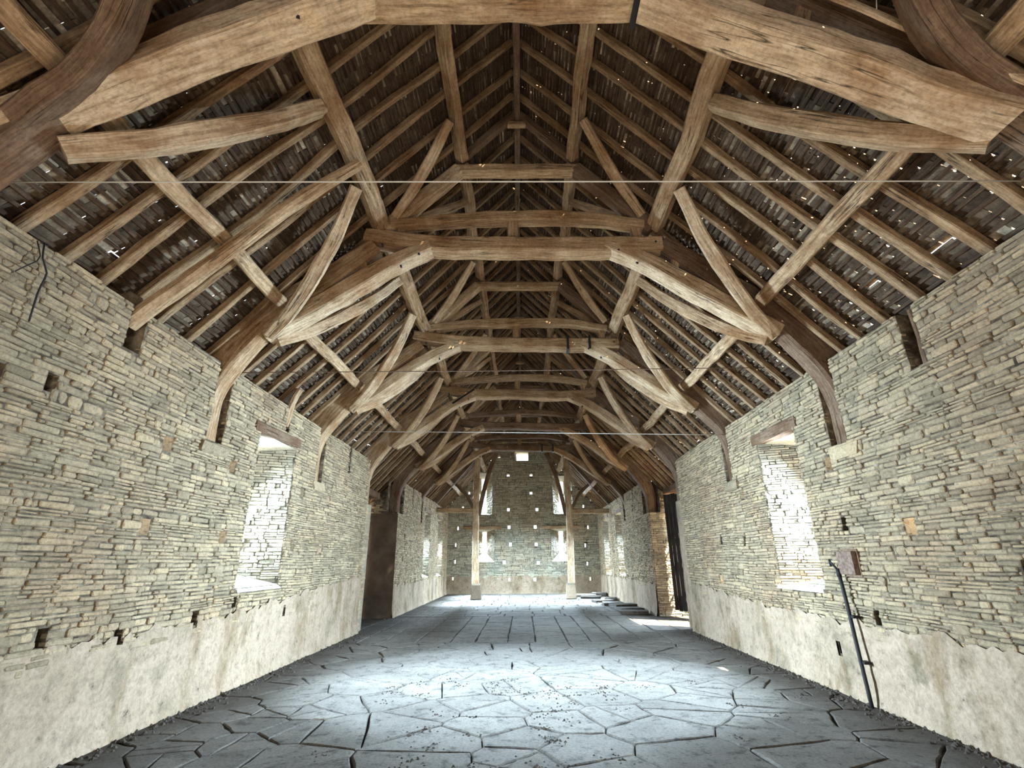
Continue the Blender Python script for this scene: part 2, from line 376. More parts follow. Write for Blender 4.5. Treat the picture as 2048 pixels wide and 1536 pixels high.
def wall_core(name, O, U, V, W, H, openings, thick, top=None, mat=None):
    """sheet with rectangular openings; each opening = (u0,u1,v0,v1,kind,outer rect or depth); returns object"""
    O, U, V = Vector(O), Vector(U).normalized(), Vector(V).normalized(); Nn = U.cross(V)
    us = sorted({0, W, *[q for op in openings for q in op[:2] if 0 < q < W]}); 
    if top:
        k = 0
        while k * 0.3 < W: us.append(k * 0.3); k += 1
        us = sorted(set(us))
    vz = sorted({0, H, *[q for op in openings for q in op[2:4] if 0 < q < H]})
    vs, fs, mi = [], [], []
    def quad(*pp, m=0):
        b0 = len(vs); vs.extend([p[:] for p in pp]); fs.append((b0, b0 + 1, b0 + 2, b0 + 3)); mi.append(m)
    def pt(u, v, d=0): return O + U * u + V * v - Nn * d
    for a, b_ in zip(us, us[1:]):
        if b_ - a < 1e-5: continue
        hh = min(H, top((a + b_) / 2)) if top else H
        for c, d in zip(vz, vz[1:]):
            d2 = min(d, hh)
            if d2 <= c: continue
            mu, mv = (a + b_) / 2, (c + d2) / 2
            if any(op[0] < mu < op[1] and op[2] < mv < op[3] for op in openings): continue
            quad(pt(a, c), pt(b_, c), pt(b_, d2), pt(a, d2))
    outer = []
    for (u0, u1, v0, v1, kind, ex) in openings:
        if kind == 'niche':
            dpt = ex; r = (u0, u1, v0, v1)
        else:
            dpt = thick; r = ex; outer.append(r)
        i = [pt(u0, v0), pt(u1, v0), pt(u1, v1), pt(u0, v1)]
        e = [pt(r[0], r[2], dpt), pt(r[1], r[2], dpt), pt(r[1], r[3], dpt), pt(r[0], r[3], dpt)]
        for k in range(4):
            if kind == 'door': continue
            if kind == 'niche' and ((u0 <= 1e-3 and k == 3) or (u1 >= W - 1e-3 and k == 1)): continue
            if kind == 'niche' and v1 >= H - 1e-3 and k == 2: continue
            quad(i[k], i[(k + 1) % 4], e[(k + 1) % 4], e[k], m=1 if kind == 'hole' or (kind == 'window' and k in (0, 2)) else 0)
        if kind == 'niche': quad(*e)
    # outer face
    us2 = sorted({0, W, *[q for r in outer for q in r[:2] if 0 < q < W], *(us if top else [])}); vz2 = sorted({0, H, *[q for r in outer for q in r[2:4] if 0 < q < H]})
    for a, b_ in zip(us2, us2[1:]):
        if b_ - a < 1e-5: continue
        hh = min(H, top((a + b_) / 2)) if top else H - 0.75
        for c, d in zip(vz2, vz2[1:]):
            d2 = min(d, hh)
            if d2 <= c: continue
            mu, mv = (a + b_) / 2, (c + d2) / 2
            if any(r[0] < mu < r[1] and r[2] < mv < r[3] for r in outer): continue
            quad(pt(a, c, thick), pt(b_, c, thick), pt(b_, d2, thick), pt(a, d2, thick))
    if not top:
        skips = sorted([(op[0], op[1]) for op in openings if op[4] == 'niche' and op[3] >= H - 1e-3]); a = 0
        for (s, e) in skips + [(W, W)]:
            if s > a: quad(pt(a, H), pt(s, H), pt(s, H - 0.75, thick), pt(a, H - 0.75, thick))
            if e > s: quad(pt(s, H - 0.28, 0.35), pt(e, H - 0.28, 0.35), pt(e, H - 0.75, thick), pt(s, H - 0.75, thick))
            a = e
        for ue in (0, W):
            cut = [op for op in openings if op[4] == 'niche' and op[3] >= H - 1e-3 and (op[0] <= 1e-3 if ue == 0 else op[1] >= W - 1e-3)]
            if cut:
                z = cut[0][2]; quad(pt(ue, 0), pt(ue, z), pt(ue, z, .36), pt(ue, 0, .36)); quad(pt(ue, 0, .36), pt(ue, H - .28, .36), pt(ue, H - .75, thick), pt(ue, 0, thick))
            else: quad(pt(ue, 0), pt(ue, H), pt(ue, H - 0.75, thick), pt(ue, 0, thick))
    o = put(name, vs, fs, mat or M_mortar); tag(o, kind='structure')
    o.data.materials.append(M_vent_lit); o.data.polygons.foreach_set('material_index', mi)
    return o

TH = 0.95
TY = [2.77 + 3.49 * k for k in range(7)]           # truss planes
HTOP_L, HTOP_R = 4.15, 4.05
Y0 = -3.0
def plaster_apron(parent, O, U, V, W, hfun, holes, rng, name='plaster_apron', mat=None, step=0.085):
    O, U, V = Vector(O), Vector(U).normalized(), Vector(V).normalized(); Nn = U.cross(V)
    nu = int(W / step); vs, fs = [], []; idx = {}
    rows = int(1.7 / step)
    def vert(i, j):
        if (i, j) not in idx:
            u = i * W / nu; v = j * step
            h = hfun(u) + 0.10 * noise.noise(Vector((u * 3.1, 5, O.x))) + 0.07 * noise.noise(Vector((u * 9, 2, O.x)))
            v = min(v, h); b_ = 0.05 * math.exp(-v * 7)
            p = O + U * u + V * v + Nn * (0.026 + b_ + 0.022 * noise.noise(Vector((u * 1.3, v * 1.3, O.x))) + 0.010 * noise.noise(Vector((u * 7, v * 7, O.x))))
            idx[(i, j)] = (len(vs), v, h); vs.append(p[:])
        return idx[(i, j)]
    for i in range(nu):
        for j in range(rows):
            q = [vert(i, j), vert(i + 1, j), vert(i + 1, j + 1), vert(i, j + 1)]
            if q[0][1] >= q[0][2] and q[1][1] >= q[1][2]: break
            u, v = (i + 0.5) * W / nu, (j + 0.5) * step
            if any(h[0] < u < h[1] and h[2] < v < h[3] for h in holes): continue
            fs.append(tuple(k[0] for k in q))
    return put(name, vs, fs, mat or M_plaster, parent, smooth=False)

# putlog openings: (Y, Z, size); pale ones go right through, dark ones are blind
def through(u, v, s=0.085, flare=0.42, back=0.0):
    return (u - s, u + s, v - s, v + s, 'hole', (u - s - flare + back, u + s + 0.05 + back, v - s - 0.15, v + s + flare))
def blind(u, v, s=0.05, h=0.08, d=0.25): return (u - s, u + s, v - h, v + h, 'niche', d)

def side_wall(side, y0, y1, H, windows, holes, blinds, slots, name, keep, plast, mat=None, notch=None):
    """side -1 left, +1 right. u runs along +Y on the right seen from inside as -Y; keep U so that the normal faces in"""
    X = XL if side < 0 else XR
    W = y1 - y0
    if side > 0: O, U = (X, y1, 0), (0, -1, 0); cu = lambda y: y1 - y
    else: O, U = (X, y0, 0), (0, 1, 0); cu = lambda y: y - y0
    V = (0, 0, 1)
    def sp(a, b_): a, b_ = cu(a), cu(b_); return (min(a, b_), max(a, b_))
    ops = []
    for (ya, yb, za, zb, oy, ow, oza, ozb) in windows:
        a = sp(ya, yb); e = sp(oy - ow, oy + ow); ops.append((*a, za, zb, 'window', (*e, oza, ozb)))
    for (y, z) in holes:
        u = cu(y); s = 0.075; zz = 0.085
        e = sp(y - s - (1.25 if y < 7 or 10 < y < 18 else 0.4), y + s + 0.04)  # outer opening flared so sky light reaches the reveal
        ops.append((u - s, u + s, z - zz, z + zz, 'hole', (*e, z - zz - 0.1, z + zz + 0.55)))
    for (y, z) in blinds: ops.append(blind(cu(y), z))
    for (ya, yb, za) in slots: ops.append((*sp(ya, yb), za, H, 'niche', 0.36))
    core = wall_core(name, O, U, V, W, H, ops, TH)
    rects = courses(W, H, [op[:4] for op in ops], RS, ok=lambda u, v: v > plast(u) - 0.16)
    if notch: rects = [r for r in rects if not notch((r[0] + r[1]) / 2, (r[2] + r[3]) / 2)]
    lay(core, rects, O, U, V, mat or M_stone, RS, keep)
    plaster_apron(core, O, U, V, W, plast, [op[:4] for op in ops], RS)
    return core, (Vector(O), Vector(U), Vector(V)), ops, cu

def splay_stones(core, frame, op, mat, keep):
    O, U, V = frame; Nn = U.cross(V); (u0, u1, v0, v1, _k, r) = op
    def pt(u, v, d=0): return O + U * u + V * v - Nn * d
    # two side reveals
    for (ui, uo, flip) in ((u0, r[0], False), (u1, r[1], True)):
        a, b_ = pt(ui, 0), pt(uo, 0, TH)
        Ud = (b_ - a) if not flip else (a - b_)
        base = a if not flip else b_
        Wd = Ud.length; Ud.normalize(); n2 = Ud.cross(V)
        mid = (a + b_) / 2; ctr = pt((u0 + u1) / 2, 0, TH / 2)
        if n2.dot(ctr - mid) < 0: base = base + Ud * Wd; Ud = -Ud
        rects = [q for q in courses(Wd, v1, [], RS, lmin=0.10, lmax=0.34) if q[2] > v0 - 0.02]
        base = base
        lay(core, rects, base, Ud, V, mat, RS, keep, wav=0.004)

# ------------------------------------------------------------------ floor
ground = put('yard_ground', [(4.5, -30, -0.06), (40, -30, -0.06), (40, 60, -0.06), (4.5, 60, -0.06), (-40, -30, -0.06), (-4.5, -30, -0.06), (-4.5, 60, -0.06), (-40, 60, -0.06)], [(0, 1, 2, 3), (4, 5, 6, 7)], M_yard)
ground.name = 'floor_yard'; tag(ground, kind='structure')
floor = put('floor', [(-5.2, -3.2, -0.035), (5.2, -3.2, -0.035), (5.2, 28.6, -0.035), (-5.2, 28.6, -0.035)], [(0, 1, 2, 3)], M_earth); tag(floor, kind='structure')
RF = random.Random(5)
def clip(poly, px, py, nx, ny):
    out = []
    for i in range(len(poly)):
        a, b_ = poly[i], poly[(i + 1) % len(poly)]
        da = (a[0] - px) * nx + (a[1] - py) * ny; db = (b_[0] - px) * nx + (b_[1] - py) * ny
        if da <= 0: out.append(a)
        if (da < 0 < db) or (db < 0 < da): t = da / (da - db); out.append((a[0] + (b_[0] - a[0]) * t, a[1] + (b_[1] - a[1]) * t))
    return out
polys = []
seeds = []
for t in range(2600):
    x, y = RF.uniform(-4.5, 4.5), RF.uniform(2.2, 12.2); rmin = .34 if RF.random() < .5 else .62
    if all((a - x) ** 2 + ((b_ - y) * 1.25) ** 2 > rmin ** 2 for a, b_ in seeds): seeds.append((x, y))
    if len(seeds) > 205: break
for (x, y) in seeds:
    P = [(x - 1.3, y - 1.1), (x + 1.3, y - 1.1), (x + 1.3, y + 1.1), (x - 1.3, y + 1.1)]
    for (a, b_) in seeds:
        if (a, b_) == (x, y) or abs(a - x) > 2.4 or abs(b_ - y) > 2.4: continue
        d = math.hypot(a - x, b_ - y); nx, ny = (a - x) / d, (b_ - y) / d
        P = clip(P, (x + a) / 2 - nx * 0.008, (y + b_) / 2 - ny * 0.008, nx, ny)
    P = clip(P, 4.1, 0, 1, 0); P = clip(P, -4.08, 0, -1, 0); P = clip(P, 0, 11.5, 0, 1)
    if len(P) < 3: continue
    # some flags are cracked across
    if RF.random() < 0.38:
        an = RF.uniform(0, math.pi); nx, ny = math.cos(an), math.sin(an)
        A = clip(P, x - nx * .005, y - ny * .005, nx, ny); B = clip(P, x + nx * .005, y + ny * .005, -nx, -ny)
        polys += [q for q in (A, B) if len(q) > 2]
    else: polys.append(P)
x = -4.08
while x < 4.1:                                        # long flags of the threshing floor
    wx = RF.uniform(0.42, 0.72); x1 = min(x + wx, 4.9) ; y = 11.51
    while y < 16.6:
        l = RF.uniform(0.6, 1.7); y1 = min(y + l, 16.6); j = lambda: RF.uniform(-.012, .012)
        polys.append([(x + .008 + j(), y + .008 + j()), (x1 - .008 + j(), y + .008 + j()), (x1 - .008 + j(), y1 - .008 + j()), (x + .008 + j(), y1 - .008 + j())]); y = y1
    x = x1
x = 4.05
for k in range(3):
    y = 13.1
    while y < 16.2:
        y1 = y + RF.uniform(.5, .8); polys.append([(x + .01, y + .01), (x + .44, y + .01), (x + .44, y1 - .01), (x + .01, y1 - .01)]); y = y1
    x += 0.45
for k in range(2):
    y = 13.1
    while y < 16.2:
        y1 = y + RF.uniform(.5, .8); xx = -4.55 - k * .45; polys.append([(xx + .01, y + .01), (xx + .44, y + .01), (xx + .44, y1 - .01), (xx + .01, y1 - .01)]); y = y1
y = 16.62
while y < 27.4:
    hy = RF.uniform(.45, .75); y1 = min(y + hy, 27.45); x = -4.08
    while x < 4.1:
        wx = RF.uniform(.5, 1.2); x1 = min(x + wx, 4.1); polys.append([(x + .008, y + .008), (x1 - .008, y + .008 + RF.uniform(0, .03)), (x1 - .008, y1 - .008), (x + .008, y1 - .008 - RF.uniform(0, .03))]); x = x1
    y = y1
def flag_mesh(P, zt, rng):
    n = len(P); cx, cy_ = sum(p[0] for p in P) / n, sum(p[1] for p in P) / n; vs = []
    P2 = []
    for i in range(n):                                # ragged edges: one extra bent point per side
        a, b_ = P[i], P[(i + 1) % n]; P2.append(a); L = math.hypot(b_[0] - a[0], b_[1] - a[1])
        for t in ([rng.uniform(.15, .35), rng.uniform(.4, .6), rng.uniform(.65, .85)] if L > .3 else []):
            q = (a[0] + (b_[0] - a[0]) * t, a[1] + (b_[1] - a[1]) * t); s = rng.uniform(-.022, .006); d = math.hypot(q[0] - cx, q[1] - cy_)
            P2.append((q[0] + (q[0] - cx) / d * s, q[1] + (q[1] - cy_) / d * s))
    n = len(P2); tx, ty = rng.uniform(-.002, .002), rng.uniform(-.002, .002)
    for ins, z in ((0, -.05), (0, zt - .010), (.014, zt)):
        for (px, py) in P2:
            d = math.hypot(px - cx, py - cy_) or 1; f = 1 - ins / d
            X_, Y_ = cx + (px - cx) * f, cy_ + (py - cy_) * f; vs.append((X_, Y_, z + (tx * (X_ - cx) + ty * (Y_ - cy_) if z > -.04 else 0)))
    fs = [(r * n + k, r * n + (k + 1) % n, (r + 1) * n + (k + 1) % n, (r + 1) * n + k) for r in range(2) for k in range(n)]
    # fan on top
    vs.append((cx, cy_, zt + rng.uniform(-.004, .003)))
    fs += [(2 * n + k, 2 * n + (k + 1) % n, 3 * n) for k in range(n)]
    return vs, fs
polys.sort(key=lambda P: sum(p[1] for p in P) / len(P) + (100 if sum(p[1] for p in P) / len(P) < 3.6 else 0))
vs, fs, tn = [], [], []
for k, P in enumerate(polys):
    v, f = flag_mesh(P, RF.uniform(-.002, .002), RF); t = RF.random()
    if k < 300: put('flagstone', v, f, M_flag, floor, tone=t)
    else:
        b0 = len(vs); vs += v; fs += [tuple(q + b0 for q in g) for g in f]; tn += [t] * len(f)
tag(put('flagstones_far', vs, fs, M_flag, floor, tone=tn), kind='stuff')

def roof_z(x): return 8.75 - 1.09 * abs(x) + SHEAR * x
# ------------------------------------------------------------------ side walls
YE = 12.98
coreL, frL, opsL, cuL = side_wall(-1, Y0, YE, HTOP_L,
    [(7.34, 8.62, 1.27, 3.50, 7.95, 0.15, 1.55, 3.35)],
    [(5.43, 2.88), (6.76, 2.86), (5.37, 1.97), (6.82, 1.92), (8.95, 1.90), (9.08, 2.80), (10.36, 2.81), (10.24, 1.86), (2.9, 1.9)],
    [(8.93, 0.87), (6.55, 0.97), (5.36, 0.93), (3.9, 3.07), (3.45, 3.0), (4.5, 1.02), (7.4, 1.08)],
    [(6.08, 6.42, 3.10), (9.58, 9.90, 3.10), (4.50, 4.72, 3.68), (8.12, 8.24, 3.72), (11.36, 11.48, 3.55)],
    'wall_left', 300, lambda u: 0.93 + max(0, (u + Y0) - 7.0) * 0.06)
coreR, frR, opsR, cuR = side_wall(1, Y0, YE, HTOP_R,
    [(7.22, 8.42, 1.20, 3.45, 7.85, 0.15, 1.35, 3.3)],
    [(6.56, 2.76), (5.43, 1.90), (9.3, 2.72), (10.9, 1.2)],
    [(7.14, 0.53), (6.51, 2.0), (6.3, 0.95), (3.6, 2.5), (4.3, 1.5), (9.5, 1.9), (10.6, 1.95)],
    [(6.08, 6.42, 2.95), (9.58, 9.90, 3.02), (4.62, 4.84, 3.42)],
    'wall_right', 300, lambda u: 0.86 + max(0, (YE - u) - 9.0) * 0.06)
for core, fr, ops, in ((coreL, frL, opsL), (coreR, frR, opsR)):
    for op in ops:
        if op[4] == 'window': splay_stones(core, fr, op, M_stone_pale, 60)
YP = 16.28
coreL2, frL2, opsL2, _ = side_wall(-1, YP, 27.5, HTOP_L,
    [(20.95, 22.3, 1.0, 3.55, 21.6, 0.15, 1.4, 3.35), (24.3, 25.9, 0.95, 3.55, 25.2, 0.15, 1.4, 3.35)],
    [(19.2, 1.8), (23.3, 1.8)], [(17.6, 3.3), (17.5, 2.4), (17.4, 1.7), (17.9, 0.95), (18.8, 0.95), (19.6, 0.95), (18.6, 3.5)],
    [(YP, 17.05, 3.10), (20.05, 20.36, 3.05), (18.4, 18.52, 3.6), (21.9, 22.0, 3.7)], 'wall_left_rear', 120, lambda u: 0.9)
coreR2, frR2, opsR2, _ = side_wall(1, YP, 27.5, HTOP_R,
    [(20.95, 22.3, 1.0, 3.45, 21.6, 0.15, 1.4, 3.3), (24.3, 25.9, 0.95, 3.45, 25.2, 0.15, 1.4, 3.3)],
    [(19.3, 1.8)], [(17.9, 1.0), (18.7, 1.0), (19.6, 1.0), (20.5, 1.0), (18.6, 3.4)],
    [(YP, 17.05, 3.02), (20.05, 20.36, 3.05), (18.4, 18.5, 3.6)], 'wall_right_rear', 120, lambda u: 0.9)
for core, fr, ops, in ((coreL2, frL2, opsL2), (coreR2, frR2, opsR2)):
    for op in ops:
        if op[4] == 'window': splay_stones(core, fr, op, M_stone_pale, 8)
wall_core('wall_light_block', (4.1, Y0 - .1, 0), (-1, 0, 0), (0, 0, 1), 8.2, 8.7, [(2.6, 5.6, 0, 2.9, 'door', (2.6, 5.6, 0, 2.9))], TH, top=lambda u: roof_z(u - 4.1) + 0.12, mat=M_stone)  # unseen wall added to hold back sky light; its doorway is invented
# returns of the porch piers (faces towards the camera)
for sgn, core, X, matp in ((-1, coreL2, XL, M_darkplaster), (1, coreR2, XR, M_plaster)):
    if sgn < 0: O, U = (X - TH, YP, 0), (1, 0, 0)
    else: O, U = (X, YP, 0), (1, 0, 0)
    if sgn < 0:
        rects = [r for r in courses(TH, 4.0, [], RS) if r[2] > 2.95 and r[2] < 8.4 - 1.09 * (-XL + TH - (r[0] + r[1]) / 2) and not (r[2] > 3.04 and r[1] > TH - .36)]; lay(core, rects, O, U, (0, 0, 1), M_stone, RS, 20)
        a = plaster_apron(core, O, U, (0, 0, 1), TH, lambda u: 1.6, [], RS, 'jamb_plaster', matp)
        nu = 8
        vs, fs = [], []
        for j in range(31):
            for i in range(nu + 1):
                vs.append((O[0] + (TH + .035) * i / nu, YP - 0.035 + 0.012 * noise.noise(Vector((i * .9, j * .5, 3))), 3.06 * j / 30))
        for j in range(30):
            for i in range(nu): k = j * (nu + 1) + i; fs.append((k, k + 1, k + nu + 2, k + nu + 1))
        put('jamb_plaster', vs, fs, matp, core)
    else:
        lay(core, [r for r in courses(TH, 4.0, [], RS) if r[2] < 8.4 - 1.09 * (XR + (r[0] + r[1]) / 2) and not (r[2] > 2.98 and r[0] < .36)], O, U, (0, 0, 1), M_stone_pale, RS, 50)
# end faces of the near walls plus low jamb extension under the third truss
for sgn, core, X in ((-1, coreL, XL), (1, coreR, XR)):
    x0 = X - 0.5 if sgn < 0 else X + 0.002
    o = block('door_jamb', (X + sgn * TH / 2, YE + 0.22, 1.52), (TH, 0.44, 3.04), M_plaster if sgn > 0 else M_stone_pale, core, bev=0.06, jit=0.01)
    for k in range(34):
        z0 = 0.03 + k * 0.088
        if z0 > 2.98: break
        if sgn < 0:
            lay(core, [(0.0, 0.44 * RS.uniform(.4, .95), z0, z0 + 0.078)], (X + 0.0, YE, 0), (0, 1, 0), (0, 0, 1), M_stone, RS, 1)

# ------------------------------------------------------------------ end wall
YB = 27.5
ops = []
def eo(x, z, s=0.07, h=0.09): ops.append((4.1 + x - s, 4.1 + x + s, z - h, z + h, 'hole', (4.1 + x - s * 1.5, 4.1 + x + s * 1.5, z - h, z + h * 1.6)))
for x, z in ((-.75, 6.09), (.52, 6.09), (.49, 5.10), (-.75, 4.22), (.79, 4.21), (-.72, 3.29), (.68, 3.29), (-.66, 2.41), (.71, 2.41), (-.98, 1.52), (.8, 1.48), (-.72, .67), (.6, .66),
             (-2.92, 5.14), (-3.25, 4.33), (-3.5, 3.26), (-3.6, 2.41), (-3.61, 1.57), (-3.7, .73), (2.69, 5.08), (3.34, 4.35), (3.53, 3.25), (3.33, 2.33), (3.39, 1.42), (3.5, .67), (-1.25, 7.10)):
    eo(x, z)
eo(-.07, 8.25, .08, .08); 
ops.append((4.1 - .42, 4.1 + .42, 6.85, 7.45, 'window', (4.1 - .30, 4.1 + .40, 7.05, 7.42)))
EW = [(-2.1, .62, 1.55, 3.18, .12, 2.0, 3.1), (2.1, .62, 1.55, 3.18, .12, 2.0, 3.1), (-2.15, .55, 3.95, 6.2, .14, 4.1, 6.0), (2.2, .55, 3.95, 6.0, .14, 4.1, 5.8)]
for (x, hw, za, zb, ow, oa, ob) in EW:
    ox = 4.1 + x
    ops.append((ox - hw, ox + hw, za, zb, 'window', (ox - ow, ox + ow, oa, ob)))
O, U, V = Vector((-4.1, YB, 0)), Vector((1, 0, 0)), Vector((0, 0, 1))
coreE = wall_core('wall_back', O, U, V, 8.2, 8.7, ops, TH, top=lambda u: roof_z(u - 4.1) + 0.12)
rects = courses(8.2, 8.6, [op[:4] for op in ops], RS, hmin=0.07, hmax=0.11, lmin=.18, lmax=.5, ok=lambda u, v: v < roof_z(u - 4.1) and v > 0.72)
lay(coreE, rects, O, U, V, M_stone_end, RS, 300)
plaster_apron(coreE, O, U, V, 8.2, lambda u: 0.85, [op[:4] for op in ops], RS)
for op in ops:
    if op[4] == 'window': splay_stones(coreE, (O, U, V), op, M_stone_pale, 4)

# ------------------------------------------------------------------ lintels, sills, corbels
def lint(X, sgn, ya, yb, za, zb, label, slope=0):
    return tag(beam('wooden_lintel', [(X + sgn * 0.10, ya, za), (X + sgn * 0.10, yb, zb)], 0.26, 0.17, M_dark, waxis=(1, 0, 0), shear=False), label, 'lintel')
lint(XL, -1, 7.16, 8.72, 3.56, 3.62, 'weathered grey oak lintel over the near left window slit')
lint(XR, 1, 7.10, 8.55, 3.50, 3.52, 'dull brown oak lintel over the near right window slit')
lint(XL, -1, 20.8, 22.5, 3.62, 3.62, 'small grey lintel over the middle left window beyond the doorway')
lint(XR, 1, 20.8, 22.5, 3.55, 3.55, 'small grey lintel over the middle right window beyond the doorway')
lint(XL, -1, 24.1, 26.1, 3.62, 3.62, 'small grey lintel over the last left window beside the end wall')
lint(XR, 1, 24.1, 26.1, 3.55, 3.55, 'small grey lintel over the last right window beside the end wall')
for x, lb in ((-2.1, 'long oak lintel over the lower left window of the end wall'), (2.1, 'long oak lintel over the lower right window of the end wall')):
    tag(beam('wooden_lintel', [(x - 1.05, YB - 0.03, 3.27), (x + 0.95, YB - 0.03, 3.27)], 0.22, 0.16, M_oak, waxis=(0, 1, 0), shear=False), lb, 'lintel')
# pale ragged sill boards
tag(block('sill_board', (XL - 0.04, 7.93, 1.235), (0.24, 1.26, 0.045), M_sill, jit=0.02), 'thin white chalky sill slab under the near left window', 'sill')
tag(block('sill_board', (XR + 0.04, 7.80, 1.185), (0.24, 1.24, 0.05), M_sill, jit=0.02), 'thin white chalky sill slab under the near right window', 'sill')
# sloping masonry inside the left window foot and white half-round block in the right window
def slope_sill(core, X, sgn, yc, hw, z0, z1):
    for k in range(6):
        t = k / 6; x0 = X + sgn * (0.10 + 0.85 * t)
        y = yc - hw * (1 - t * 0.72)
        while y < yc + hw * (1 - t * 0.72):
            l = RS.uniform(.16, .3); b = block('stone', (x0 + sgn * 0.05, y + l / 2, z0 + (z1 - z0) * t), (0.16, l * .94, 0.09), M_stone_pale, core, bev=.2, jit=.008); y += l
slope_sill(coreL, XL, -1, 7.97, .58, 1.24, 1.55)
slope_sill(coreR, XR, 1, 7.82, .54, 1.19, 1.36)
vs, fs = [], []
for i in range(9):
    a = math.pi * i / 8
    for dx in (0, 0.18): vs.append((XR + 0.42 + dx, 7.48 + 0.18 * math.cos(a), 1.22 + 0.30 * math.sin(a)))
for i in range(8): fs.append((2*i, 2*i+1, 2*i+3, 2*i+2))
fs += [tuple(range(0, 18, 2)), tuple(range(17, 0, -2))]
tag(put('half_round_block', vs, fs, M_sill), 'white half-round block standing on the near right window sill', 'stone')
lab_t = ['first', 'second', 'third', 'fourth', 'fifth', 'sixth', 'seventh']
for k, y in ((1, TY[1]), (2, TY[2])):
    block('corbel', (XL - 0.02, y, 3.0), (0.14, 0.55, 0.17), M_stone, coreL, bev=.25, jit=.03)
    block('corbel', (XR + 0.02, y - .1, 2.86 + .05 * (k - 1)), (0.14, 0.55, 0.17), M_stone, coreR, bev=.2, jit=.02)

